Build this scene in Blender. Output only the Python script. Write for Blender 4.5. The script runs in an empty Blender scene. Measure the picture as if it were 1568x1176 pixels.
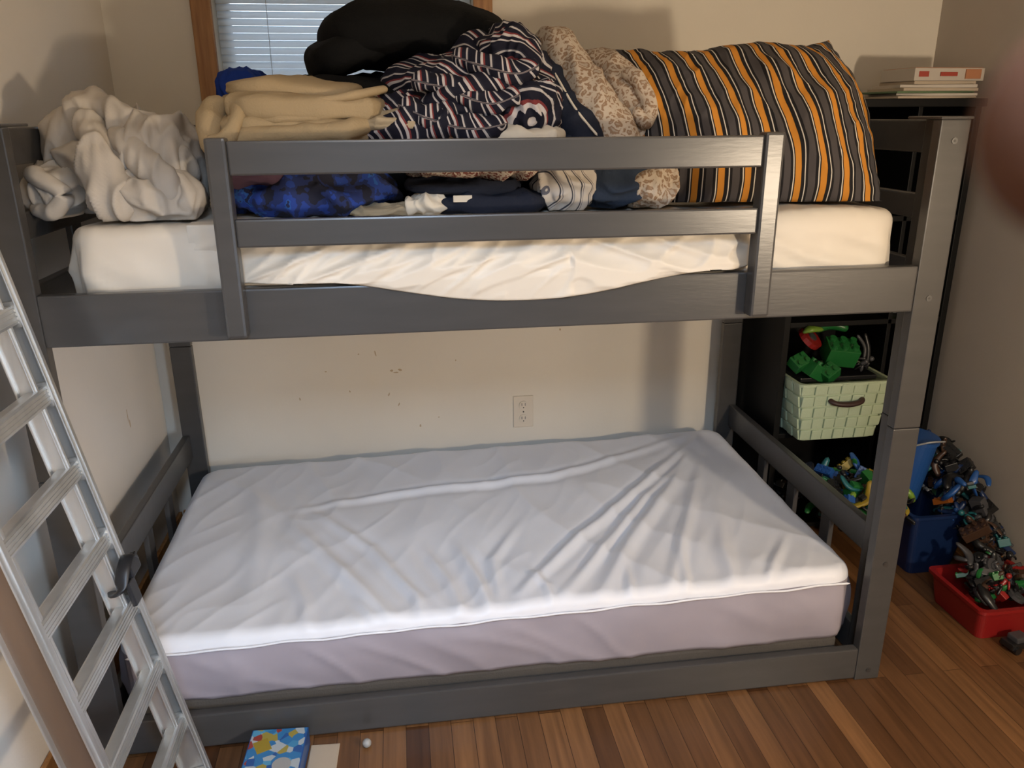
import bpy, bmesh, math, random
from mathutils import Matrix, Vector, noise, Euler
random.seed(7)
scene=bpy.context.scene
scene.view_settings.view_transform='Standard'
scene.view_settings.look='None'

# ------------------------------------------------------------------ helpers
class MB:
    def __init__(s,name,mats):
        s.name=name; s.mats=mats; s.bm=bmesh.new(); s.uv=s.bm.loops.layers.uv.new("UVMap")
    def _merge(s,t,mi,smooth):
        for f in t.faces: f.material_index=mi; f.smooth=smooth
        me=bpy.data.meshes.new("tmp"); t.to_mesh(me); t.free(); s.bm.from_mesh(me); bpy.data.meshes.remove(me)
    def box(s,a,b,mi=0,bev=.003,rot=None,seg=2):
        a=Vector(a); b=Vector(b); c=(a+b)/2; d=b-a
        t=bmesh.new(); bmesh.ops.create_cube(t,size=1)
        bmesh.ops.scale(t,vec=d,verts=t.verts)
        bv=min(bev,min(d)*.45)
        if bv>0: bmesh.ops.bevel(t,geom=t.edges[:],offset=bv,segments=seg,profile=.6,affect='EDGES')
        M=Matrix.Translation(c)
        if rot is not None: M=M@Euler(rot).to_matrix().to_4x4()
        bmesh.ops.transform(t,matrix=M,verts=t.verts)
        s._merge(t,mi,False)
    def obox(s,c,size,M3,mi=0,bev=.002):
        t=bmesh.new(); bmesh.ops.create_cube(t,size=1); bmesh.ops.scale(t,vec=size,verts=t.verts)
        bv=min(bev,min(size)*.45)
        if bv>0: bmesh.ops.bevel(t,geom=t.edges[:],offset=bv,segments=2,profile=.6,affect='EDGES')
        bmesh.ops.transform(t,matrix=Matrix.Translation(c)@M3.to_4x4(),verts=t.verts)
        s._merge(t,mi,False)
    def cyl(s,p0,p1,r,mi=0,seg=20,r2=None,bev=0):
        p0=Vector(p0);p1=Vector(p1);d=p1-p0
        t=bmesh.new(); bmesh.ops.create_cone(t,cap_ends=True,segments=seg,radius1=r,radius2=r if r2 is None else r2,depth=d.length)
        q=Vector((0,0,1)).rotation_difference(d.normalized())
        bmesh.ops.transform(t,matrix=Matrix.Translation((p0+p1)/2)@q.to_matrix().to_4x4(),verts=t.verts)
        s._merge(t,mi,False)
    def sphere(s,c,r,mi=0,sc=(1,1,1)):
        t=bmesh.new(); bmesh.ops.create_uvsphere(t,u_segments=20,v_segments=12,radius=r)
        bmesh.ops.scale(t,vec=sc,verts=t.verts); bmesh.ops.translate(t,vec=c,verts=t.verts)
        s._merge(t,mi,True)
    def surf(s,P,UV,mi=0,closed=False,smooth=True):
        n=len(P); m=len(P[0]); V=[[s.bm.verts.new(p) for p in row] for row in P]
        for i in range(n-1):
            for j in range(m if closed else m-1):
                j2=(j+1)%m
                vs=[V[i][j],V[i+1][j],V[i+1][j2],V[i][j2]]
                try: f=s.bm.faces.new(vs)
                except ValueError: continue
                f.material_index=mi; f.smooth=smooth
                uvs=[UV[i][j],UV[i+1][j],UV[i+1][j2],UV[i][j2]]
                for l,u in zip(f.loops,uvs): l[s.uv].uv=u
        return V
    def blob(s,c,r,rot=(0,0,0),p=2.6,amp=.012,freq=9,seed=0,mi=0,zmin=None,st=(1,1,1),nu=110,nv=64,lump=.12,k2=.45):
        R=Euler(rot).to_matrix(); e=2/p; c=Vector(c); off=Vector((seed*7.3,seed*3.1,seed*5.7))
        sp=lambda v: math.copysign(abs(v)**e,v)
        P=[];UV=[]
        for j in range(nv+1):
            th=-math.pi/2+math.pi*j/nv; row=[];ur=[]
            for i in range(nu):
                ph=2*math.pi*i/nu
                d=Vector((sp(math.cos(th))*sp(math.cos(ph)),sp(math.cos(th))*sp(math.sin(ph)),sp(math.sin(th))))
                l=Vector((d.x*r[0],d.y*r[1],d.z*r[2]))
                nn=Vector((math.cos(th)*math.cos(ph)/r[0],math.cos(th)*math.sin(ph)/r[1],math.sin(th)/r[2])).normalized()
                q=Vector((l.x*st[0],l.y*st[1],l.z*st[2]))*freq+off
                w=Vector((noise.noise(q*.4+Vector((9,0,0))),noise.noise(q*.4+Vector((0,9,0))),noise.noise(q*.4)))*1.6
                n1=noise.noise(q+w); n2=noise.noise(q*2.3+w*1.5+Vector((4,4,4)))
                h=amp*((1-min(1,abs(n1)*2.2))**1.5*1.3-.45 + k2*((1-min(1,abs(n2)*2))**1.5-.4))
                l2=l*(1+lump*noise.noise(l*5+off))+nn*h
                g=c+R@l2
                if zmin is not None and g.z<zmin: g.z=zmin+.02*(g.z-zmin)
                row.append(g); ur.append((l.x+ .3*h, l.y+l.z))
            P.append(row);UV.append(ur)
        s.surf(P,UV,mi,closed=True)
    def tube(s,pts,rad,mi=0,flat=1.0,amp=0,freq=12,seed=0,n=48,m=32,up=(0,0,1),zmin=None,st=(1,1,1)):
        pts=[Vector(p) for p in pts]; k=len(pts)
        def cr(t):
            x=t*(k-1); i=min(int(x),k-2); f=x-i
            a=pts[max(i-1,0)];b=pts[i];c=pts[i+1];d=pts[min(i+2,k-1)]
            return .5*((2*b)+(-a+c)*f+(2*a-5*b+4*c-d)*f*f+(-a+3*b-3*c+d)*f**3)
        def rr(t):
            x=t*(k-1); i=min(int(x),k-2); f=x-i; f=f*f*(3-2*f); return rad[i]*(1-f)+rad[i+1]*f
        C=[cr(i/(n-1)) for i in range(n)]; P=[];UV=[];L=0; off=Vector((seed*3.3,seed*1.7,seed*9.1))
        Lt=sum((C[i+1]-C[i]).length for i in range(n-1)); U0=Vector(up)
        for i in range(n):
            T=(C[min(i+1,n-1)]-C[max(i-1,0)]).normalized()
            if i: L+=(C[i]-C[i-1]).length
            A=T.cross(U0); 
            if A.length<1e-3: A=T.cross(Vector((0,1,0)))
            A.normalize(); B=A.cross(T)
            r=rr(i/(n-1)); e=min(L,Lt-L)
            if e<r: r=r*math.sqrt(max(0.0004,1-(1-e/r)**2))
            row=[];ur=[]
            for j in range(m):
                a=2*math.pi*j/m; d=A*math.cos(a)+B*math.sin(a)*flat
                g=C[i]+d*r
                if amp:
                    q=Vector((g.x*st[0],g.y*st[1],g.z*st[2]))*freq+off
                    h=(1-min(1,abs(noise.noise(q))*2.2))**1.5-.35+.4*noise.noise(q*2.5)
                    g=g+d.normalized()*amp*h*min(1,r/.02)
                if zmin is not None and g.z<zmin: g.z=zmin
                row.append(g); ur.append((L,a*r))
            P.append(row);UV.append(ur)
        V=s.surf(P,UV,mi,closed=True)
        for ring in (V[0],V[-1]):
            try:
                f=s.bm.faces.new(ring); f.material_index=mi; f.smooth=True
            except ValueError: pass
    def done(s):
        bmesh.ops.recalc_face_normals(s.bm,faces=s.bm.faces[:])
        me=bpy.data.meshes.new(s.name); s.bm.to_mesh(me); s.bm.free()
        for m in s.mats: me.materials.append(m)
        o=bpy.data.objects.new(s.name,me); bpy.context.collection.objects.link(o)
        return o

def newmat(name):
    m=bpy.data.materials.new(name); m.use_nodes=True; nt=m.node_tree
    return m,nt,nt.nodes["Principled BSDF"]
def N(nt,t,**k):
    n=nt.nodes.new(t)
    for a,b in k.items(): setattr(n,a,b)
    return n
def c4(c): return (c[0],c[1],c[2],1)
def ramp(nt,stops,interp='LINEAR'):
    r=N(nt,"ShaderNodeValToRGB"); cr=r.color_ramp; cr.interpolation=interp
    while len(cr.elements)<len(stops): cr.elements.new(.5)
    for e,(p,c) in zip(cr.elements,stops): e.position=p; e.color=c4(c)
    return r
def mat(name,col,rough=.6,metal=0,col2=None,nscale=8,bump=0,bscale=60,sheen=0,stretch=(1,1,1),spec=.5):
    m,nt,b=newmat(name); b.inputs["Base Color"].default_value=c4(col); b.inputs["Roughness"].default_value=rough
    b.inputs["Metallic"].default_value=metal; b.inputs["Specular IOR Level"].default_value=spec
    if sheen: b.inputs["Sheen Weight"].default_value=sheen
    tc=N(nt,"ShaderNodeTexCoord"); mp=N(nt,"ShaderNodeMapping"); mp.inputs["Scale"].default_value=stretch
    nt.links.new(tc.outputs["Object"],mp.inputs[0])
    if col2:
        t=N(nt,"ShaderNodeTexNoise"); t.inputs["Scale"].default_value=nscale; t.inputs["Detail"].default_value=5
        nt.links.new(mp.outputs[0],t.inputs["Vector"])
        r=ramp(nt,[(.35,col),(.68,col2)]); nt.links.new(t.outputs[0],r.inputs[0]); nt.links.new(r.outputs[0],b.inputs["Base Color"])
    if bump:
        t=N(nt,"ShaderNodeTexNoise"); t.inputs["Scale"].default_value=bscale; t.inputs["Detail"].default_value=4
        nt.links.new(mp.outputs[0],t.inputs["Vector"])
        bp=N(nt,"ShaderNodeBump"); bp.inputs["Strength"].default_value=bump; bp.inputs["Distance"].default_value=.004
        nt.links.new(t.outputs[0],bp.inputs["Height"]); nt.links.new(bp.outputs[0],b.inputs["Normal"])
    return m
def stripe_mat(name,stops,freq,skew=0,dist=0,dscale=6,rough=.85):
    m,nt,b=newmat(name); b.inputs["Roughness"].default_value=rough; b.inputs["Specular IOR Level"].default_value=.2
    tc=N(nt,"ShaderNodeTexCoord"); sx=N(nt,"ShaderNodeSeparateXYZ"); nt.links.new(tc.outputs["UV"],sx.inputs[0])
    a=N(nt,"ShaderNodeMath",operation='MULTIPLY_ADD'); a.inputs[1].default_value=skew
    nt.links.new(sx.outputs[1],a.inputs[0]); nt.links.new(sx.outputs[0],a.inputs[2])
    src=a.outputs[0]
    if dist:
        t=N(nt,"ShaderNodeTexNoise"); t.inputs["Scale"].default_value=dscale; nt.links.new(tc.outputs["Object"],t.inputs["Vector"])
        d=N(nt,"ShaderNodeMath",operation='MULTIPLY_ADD'); d.inputs[1].default_value=dist
        nt.links.new(t.outputs[0],d.inputs[0]); nt.links.new(src,d.inputs[2]); src=d.outputs[0]
    k=N(nt,"ShaderNodeMath",operation='MULTIPLY'); k.inputs[1].default_value=freq; nt.links.new(src,k.inputs[0])
    fr=N(nt,"ShaderNodeMath",operation='FRACT'); nt.links.new(k.outputs[0],fr.inputs[0])
    r=ramp(nt,stops,'CONSTANT'); nt.links.new(fr.outputs[0],r.inputs[0]); nt.links.new(r.outputs[0],b.inputs["Base Color"])
    return m

# ------------------------------------------------------------------ materials
M_grey=mat("grey_paint",(.050,.048,.046),.30,col2=(.058,.055,.053),nscale=5,bump=.04,bscale=22,stretch=(1,6,6),spec=.5)
M_bolt=mat("bolt_steel",(.12,.12,.12),.35,.8)
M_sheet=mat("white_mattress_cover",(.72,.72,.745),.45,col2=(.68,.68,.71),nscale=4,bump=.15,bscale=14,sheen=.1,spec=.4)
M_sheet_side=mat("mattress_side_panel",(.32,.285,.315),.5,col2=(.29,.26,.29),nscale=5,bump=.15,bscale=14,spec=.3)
M_cream=mat("cream_mattress_cover",(.63,.575,.49),.48,bump=.15,bscale=18,spec=.35)
M_found=mat("foundation_fabric",(.07,.06,.05),.9,bump=.3,bscale=200)
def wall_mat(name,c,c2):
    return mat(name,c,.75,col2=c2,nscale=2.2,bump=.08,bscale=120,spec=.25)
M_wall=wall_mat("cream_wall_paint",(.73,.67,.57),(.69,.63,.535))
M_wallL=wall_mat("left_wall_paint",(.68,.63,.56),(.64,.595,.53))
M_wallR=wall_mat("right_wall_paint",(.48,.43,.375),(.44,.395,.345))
M_ceil=mat("ceiling_paint",(.72,.68,.6),.9)
M_trim=mat("oak_trim",(.40,.19,.06),.4,col2=(.26,.11,.03),nscale=6,bump=.1,stretch=(12,12,1))
M_white=mat("white_plastic",(.68,.60,.49),.4)
M_slot=mat("outlet_slot_dark",(.03,.03,.03),.6)
M_alu=mat("brushed_aluminium",(.66,.66,.65),.40,.85,col2=(.48,.48,.46),nscale=10,bump=.1,bscale=80,stretch=(1,1,.1))
M_alu_b=mat("reflection_tinted_aluminium",(.30,.21,.15),.42,.7,col2=(.18,.12,.08),nscale=4,stretch=(1,1,.2))  # brown is a warm reflection painted into the aluminium's colour
M_blackpl=mat("black_plastic",(.012,.012,.014),.4)
M_shelf=mat("black_shelf_laminate",(.004,.004,.004),.5,spec=.2)
M_tan=mat("tan_fleece",(.37,.28,.165),.95,col2=(.31,.235,.135),nscale=5,bump=.35,bscale=220,spec=.1)
M_bundle=mat("offwhite_cotton",(.50,.45,.385),.6,col2=(.37,.33,.28),nscale=5,bump=.25,bscale=60,spec=.3)
M_black=mat("black_fabric",(.007,.007,.007),.9,bump=.3,bscale=160,spec=.1)
M_navy=mat("navy_fabric",(.014,.017,.028),.9,bump=.3,bscale=160,spec=.15)
M_slate=mat("slate_fabric",(.025,.035,.055),.9,bump=.3,bscale=160,spec=.15)
M_purple=mat("mauve_fabric",(.09,.05,.07),.9,spec=.1)
M_royal=mat("royal_blue_fabric",(.01,.03,.18),.85,spec=.1)
M_wcloth=mat("pale_cloth",(.62,.55,.44),.9,spec=.1,bump=.2)
M_umber=mat("beige_fabric",(.36,.29,.19),.9,spec=.1,bump=.3,bscale=150)
M_bprint,nt,b=newmat("blue_print_fabric"); b.inputs["Roughness"].default_value=.85
tc=N(nt,"ShaderNodeTexCoord"); v=N(nt,"ShaderNodeTexNoise"); v.inputs["Scale"].default_value=22; v.inputs["Detail"].default_value=3
nt.links.new(tc.outputs["Object"],v.inputs["Vector"])
r=ramp(nt,[(0,(.005,.006,.02)),(.45,(.008,.02,.10)),(.53,(.01,.04,.24)),(.62,(.015,.09,.34)),(.66,(.01,.015,.06)),(.72,(.2,.10,.04))],'CONSTANT')
nt.links.new(v.outputs[0],r.inputs[0]); nt.links.new(r.outputs[0],b.inputs["Base Color"])
def spots(name,base,spot,scale,thr):
    m,nt,b=newmat(name); b.inputs["Roughness"].default_value=.95; b.inputs["Specular IOR Level"].default_value=.1
    tc=N(nt,"ShaderNodeTexCoord"); nz=N(nt,"ShaderNodeTexNoise"); nz.inputs["Scale"].default_value=scale*1.2
    mx=N(nt,"ShaderNodeMixRGB",blend_type='ADD'); mx.inputs[0].default_value=.03
    nt.links.new(tc.outputs["Object"],nz.inputs["Vector"]); nt.links.new(tc.outputs["Object"],mx.inputs[1]); nt.links.new(nz.outputs[1],mx.inputs[2])
    v=N(nt,"ShaderNodeTexVoronoi"); v.feature='DISTANCE_TO_EDGE'; v.inputs["Scale"].default_value=scale; nt.links.new(mx.outputs[0],v.inputs["Vector"])
    r=ramp(nt,[(0,base),(thr,base),(thr+.05,spot),(thr+.16,spot),(thr+.24,tuple(x*.8 for x in base))]); nt.links.new(v.outputs["Distance"],r.inputs[0])
    nt.links.new(r.outputs[0],b.inputs["Base Color"])
    bp=N(nt,"ShaderNodeBump"); bp.inputs["Strength"].default_value=.4; bp.inputs["Distance"].default_value=.003
    n2=N(nt,"ShaderNodeTexNoise"); n2.inputs["Scale"].default_value=220; nt.links.new(tc.outputs["Object"],n2.inputs["Vector"]); nt.links.new(n2.outputs[0],bp.inputs["Height"]); nt.links.new(bp.outputs[0],b.inputs["Normal"])
    return m
M_leo=spots("leopard_fleece",(.48,.40,.31),(.27,.175,.11),46,.10)
M_floral=spots("floral_cotton",(.48,.41,.33),(.16,.05,.04),55,.08)
OR=(.50,.205,.028);BK=(.012,.011,.012);WH=(.60,.55,.47);GY=(.062,.055,.055)
M_pillow=stripe_mat("orange_black_stripe_cotton",[(0,OR),(.24,BK),(.38,WH),(.42,BK),(.52,GY),(.80,BK),(.91,WH),(.95,BK)],11,skew=.12,dist=.02,dscale=3)
M_sshirt=stripe_mat("multi_stripe_knit",[(0,(.008,.008,.016)),(.30,(.44,.40,.38)),(.36,(.008,.008,.016)),(.50,(.44,.40,.38)),(.60,(.16,.03,.03)),(.67,(.008,.008,.016)),(.86,(.40,.37,.35)),(.94,(.02,.02,.03))],19,skew=.45,dist=.01,dscale=7)
M_plaid=stripe_mat("plaid_cotton",[(0,(.5,.45,.39)),(.5,(.05,.05,.06)),(.62,(.5,.45,.39)),(.75,(.1,.1,.12)),(.8,(.5,.45,.39))],34,skew=.8,dist=.03)
M_floor,nt,b=newmat("hardwood_strip_floor"); b.inputs["Roughness"].default_value=.34
tc=N(nt,"ShaderNodeTexCoord"); mp=N(nt,"ShaderNodeMapping"); mp.inputs["Rotation"].default_value=(0,0,math.pi/2)
nt.links.new(tc.outputs["Object"],mp.inputs[0])
br=N(nt,"ShaderNodeTexBrick"); br.offset=.37; br.inputs["Scale"].default_value=1; br.inputs["Brick Width"].default_value=.83; br.inputs["Row Height"].default_value=.057
br.inputs["Mortar Size"].default_value=.0007; br.inputs["Mortar"].default_value=(.02,.008,.003,1); br.inputs["Color1"].default_value=(.215,.103,.041,1); br.inputs["Color2"].default_value=(.070,.028,.011,1)
nt.links.new(mp.outputs[0],br.inputs[0])
mp2=N(nt,"ShaderNodeMapping"); mp2.inputs["Scale"].default_value=(60,3,1); nt.links.new(tc.outputs["Object"],mp2.inputs[0])
nz=N(nt,"ShaderNodeTexNoise"); nz.inputs["Scale"].default_value=1; nz.inputs["Detail"].default_value=5; nt.links.new(mp2.outputs[0],nz.inputs["Vector"])
rr_=ramp(nt,[(.3,(.62,.6,.58)),(.7,(1.1,1.1,1.1))]); nt.links.new(nz.outputs[0],rr_.inputs[0])
mx=N(nt,"ShaderNodeMixRGB",blend_type='MULTIPLY'); mx.inputs[0].default_value=1; nt.links.new(br.outputs[0],mx.inputs[1]); nt.links.new(rr_.outputs[0],mx.inputs[2]); nt.links.new(mx.outputs[0],b.inputs["Base Color"])
M_blind,nt,b=newmat("blind_slat"); b.inputs["Base Color"].default_value=(.56,.61,.65,1); b.inputs["Roughness"].default_value=.5
tr=N(nt,"ShaderNodeBsdfTranslucent"); tr.inputs[0].default_value=(.75,.8,.85,1); ms=N(nt,"ShaderNodeMixShader"); ms.inputs[0].default_value=.4
nt.links.new(b.outputs[0],ms.inputs[1]); nt.links.new(tr.outputs[0],ms.inputs[2]); nt.links.new(ms.outputs[0],nt.nodes["Material Output"].inputs[0])
M_glass=mat("window_glass",(.9,.95,1),.05); M_glass.node_tree.nodes["Principled BSDF"].inputs["Transmission Weight"].default_value=1
M_skin=mat("skin",(.11,.050,.029),.7,col2=(.08,.034,.020),nscale=60,bump=.2,bscale=300,spec=.2)
M_mint=mat("mint_woven_strap",(.42,.50,.34),.6,bump=.3,bscale=150)
M_leather=mat("brown_leather",(.035,.014,.010),.5)
def P_(n,c,r=.35): return mat(n,c,r)
T=dict(black=P_("toy_black",(.009,.009,.010)),blue=P_("toy_blue",(.015,.07,.24)),dblue=P_("toy_navy",(.007,.02,.07)),red=P_("toy_red",(.22,.010,.010)),
 green=P_("toy_green",(.015,.13,.03)),lime=P_("toy_lime",(.14,.25,.03)),yellow=P_("toy_yellow",(.28,.20,.02)),teal=P_("toy_teal",(.012,.10,.11)),white=P_("toy_white",(.30,.30,.29)),
 grey=P_("toy_grey",(.05,.05,.055)),orange=P_("toy_orange",(.25,.07,.01)),brown=P_("toy_brown",(.05,.025,.015)))
TK=list(T.keys()); TM=[T[k] for k in TK]; TI={k:i for i,k in enumerate(TK)}

# ------------------------------------------------------------------ room shell
XL=-.075; XR=2.70; YB=1.15; YF=-3.2; ZC=2.45
def wallbox(name,a,b,m):
    mb=MB(name,[m]); mb.box(a,b,0,0); return mb.done()
wallbox("floor",(XL-.1,YF,-.08),(XR+.1,YB+.1,0),M_floor)
wallbox("ceiling",(XL-.1,YF,ZC),(XR+.1,YB+.1,ZC+.08),M_ceil)
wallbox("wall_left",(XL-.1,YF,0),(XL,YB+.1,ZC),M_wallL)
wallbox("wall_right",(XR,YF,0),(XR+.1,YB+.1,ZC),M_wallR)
WX0,WX1,WZ0,WZ1=.25,1.06,1.40,2.25
mb=MB("wall_back",[M_wall])
mb.box((XL,YB,0),(WX0,YB+.1,ZC),0,0); mb.box((WX1,YB,0),(XR,YB+.1,ZC),0,0)
mb.box((WX0,YB,0),(WX1,YB+.1,WZ0),0,0); mb.box((WX0,YB,WZ1),(WX1,YB+.1,ZC),0,0); mb.done()
mb=MB("baseboard_back",[M_trim]); mb.box((XL+.016,YB-.014,0),(XR-.016,YB-.001,.09),0,.003); mb.done()
mb=MB("baseboard_left",[M_trim]); mb.box((XL+.001,YF,0),(XL+.014,YB-.016,.09),0,.003); mb.done()
mb=MB("baseboard_right",[M_trim]); mb.box((XR-.014,YF,0),(XR-.001,YB-.016,.09),0,.003); mb.done()
mb=MB("window_1",[M_trim,M_white,M_glass])
mb.box((WX0-.062,YB-.02,WZ0-.06),(WX0,YB-.001,WZ1+.06),0,.004); mb.box((WX1,YB-.02,WZ0-.06),(WX1+.062,YB-.001,WZ1+.06),0,.004)
mb.box((WX0,YB-.02,WZ1),(WX1,YB-.001,WZ1+.06),0,.004); mb.box((WX0-.08,YB-.045,WZ0-.025),(WX1+.08,YB-.001,WZ0),0,.004)
mb.box((WX0,YB+.06,WZ0),(WX0+.04,YB+.09,WZ1),1,.003); mb.box((WX1-.04,YB+.06,WZ0),(WX1,YB+.09,WZ1),1,.003)
mb.box((WX0,YB+.06,WZ0),(WX1,YB+.09,WZ0+.05),1,.003); mb.box((WX0,YB+.06,1.82),(WX1,YB+.09,1.86),1,.003); mb.box((WX0,YB+.06,WZ1-.04),(WX1,YB+.09,WZ1),1,.003)
mb.box((WX0+.04,YB+.072,WZ0+.05),(WX1-.04,YB+.076,WZ1-.04),2,0); mb.done()
mb=MB("window_blind",[M_blind])
z=WZ0+.02
while z<WZ1-.05:
    P=[];UV=[]
    for x in (WX0+.006,WX1-.006):
        row=[]
        for k in range(7):
            t=k/6-.5; w=.025*t; c_=.0035*(1-4*t*t); a=math.radians(60)
            row.append(Vector((x,YB+.036+w*math.cos(a)-c_*math.sin(a),z+w*math.sin(a)+c_*math.cos(a))))
        P.append(row);UV.append([(0,0)]*7)
    mb.surf(P,UV,0); z+=.0212
mb.box((WX0+.004,YB+.02,WZ1-.035),(WX1-.004,YB+.05,WZ1-.002),0,.003); mb.box((WX0+.004,YB+.025,WZ0+.001),(WX1-.004,YB+.047,WZ0+.012),0,.003)
for x in (WX0+.16,WX1-.16): mb.cyl((x,YB+.020,WZ0+.01),(x,YB+.020,WZ1-.03),.001,0,8)
mb.done()
mb=MB("wall_outlet",[M_white,M_slot])
mb.box((1.183,YB-.006,.342),(1.259,YB-.0005,.468),0,.003)
for zc in (.378,.432):
    mb.cyl((1.221,YB-.010,zc),(1.221,YB-.005,zc),.0165,0,24)
    mb.box((1.2135,YB-.0108,zc-.002),(1.2155,YB-.0095,zc+.009),1,0); mb.box((1.2265,YB-.0108,zc-.002),(1.2285,YB-.0095,zc+.009),1,0)
    mb.cyl((1.221,YB-.0108,zc-.009),(1.221,YB-.0095,zc-.009),.0024,1,12)
mb.cyl((1.221,YB-.0075,.405),(1.221,YB-.0055,.405),.003,1,10); mb.done()
M_scuff=mat("scuffed_plaster",(.47,.36,.23),.9)
mb=MB("wall_scuff_marks",[M_scuff])
def chip(x,z,w,h,a=0):
    pts=[]
    for k in range(9):
        t=k/9*2*math.pi; q=random.uniform(.6,1)
        px=math.cos(t)*w*q; pz=math.sin(t)*h*q
        pts.append(mb.bm.verts.new((x+px*math.cos(a)-pz*math.sin(a),YB-.0008,z+px*math.sin(a)+pz*math.cos(a))))
    mb.bm.faces.new(pts)
for x,z,w,h,a in [(.735,.592,.008,.006,0),(.765,.594,.009,.006,0),(.75,.584,.012,.003,0),(.72,.50,.003,.010,-.4),(.755,.46,.003,.009,-.4),(.83,.37,.004,.007,0),(.50,.60,.005,.003,0),(1.36,.72,.004,.006,0),(.62,.66,.004,.003,0),(.97,.62,.003,.005,0),(.68,.66,.003,.012,.2),(.58,.52,.003,.006,.3),(.40,.50,.003,.007,.2),(.90,.40,.004,.003,0)]: chip(x,z,w,h,a)
for yy,zz,w,h in [(.79,.60,.005,.024),(.80,.57,.007,.014)]:
    pts=[mb.bm.verts.new((XL+.0008,yy+math.cos(k/8*6.283)*w*random.uniform(.6,1),zz+math.sin(k/8*6.283)*h)) for k in range(8)]; mb.bm.faces.new(pts)
mb.done()

# ------------------------------------------------------------------ bunk bed
L=2.03; W=1.088; PW=.07; H=1.46; ZJ=.74
bed=MB("bunk_bed",[M_grey,M_bolt,M_found])
for (z0,z1) in ((0,ZJ-.0008),(ZJ+.0008,H)):
    for x0,xs in ((0,0),(L-PW,L-.03)):
        bed.box((x0,0,z0),(x0+PW,.03,z1),0,.003); bed.box((xs,.0305,z0),(xs+.03,.115,z1),0,.003)
        bed.box((x0,W-.03,z0),(x0+PW,W,z1),0,.003)
bed.box((-.003,-.004,H),(PW,.118,H+.006),0,.003); bed.box((L-PW-.004,-.004,H),(L+.003,.118,H+.006),0,.003)
for y0 in (0.001,W-.026):
    bed.box((PW,y0,1.034),(L-PW,y0+.025,1.141),0,.004)
    bed.box((PW,y0,.006),(L-PW,y0+.025,.100),0,.004)
bed.box((PW,W-.03,1.372),(L-PW,W-.006,1.452),0,.004); bed.box((PW,W-.03,1.235),(L-PW,W-.006,1.292),0,.004)
for x0 in (.002,L-.027):
    for z0,z1 in ((.006,.10),(.335,.42),(1.034,1.141),(1.385,1.458),(1.235,1.292)):
        bed.box((x0,.115,z0),(x0+.025,W-.03,z1),0,.004)
    for yy in (.32,.54,.76): bed.box((x0+.004,yy-.025,.10),(x0+.020,yy+.025,.336),0,.003)
    for yy in (.40,.69): bed.box((x0+.004,yy-.03,1.14),(x0+.020,yy+.03,1.386),0,.003)
for zz in (1.048,.050):
    for k in range(13):
        x=.10+k*.1425; bed.box((x,.027,zz),(x+.09,W-.027,zz+.018),0,.002)
    bed.box((PW,.026,zz-.02),(L-PW,.045,zz),0,.002); bed.box((PW,W-.045,zz-.02),(L-PW,W-.026,zz),0,.002)
bed.box((.085,.045,.069),(1.92,1.03,.118),2,.012)
bed.box((.432,-.040,1.048),(.472,0.0,1.438),0,.006); bed.box((1.545,-.040,1.048),(1.588,0.0,1.438),0,.006)
bed.box((.472,-.034,1.368),(1.545,-.014,1.432),0,.004); bed.box((.472,-.034,1.230),(1.545,-.014,1.285),0,.004)
for x,z in ((1.997,1.415),(1.997,1.065),(1.997,.36),(1.997,.03),(.035,1.1)):
    bed.cyl((x,-.0015,z),(x,.002,z),.007,1,20); bed.cyl((x,-.002,z),(x,-.0014,z),.003,0,6)
bed.done()

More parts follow.
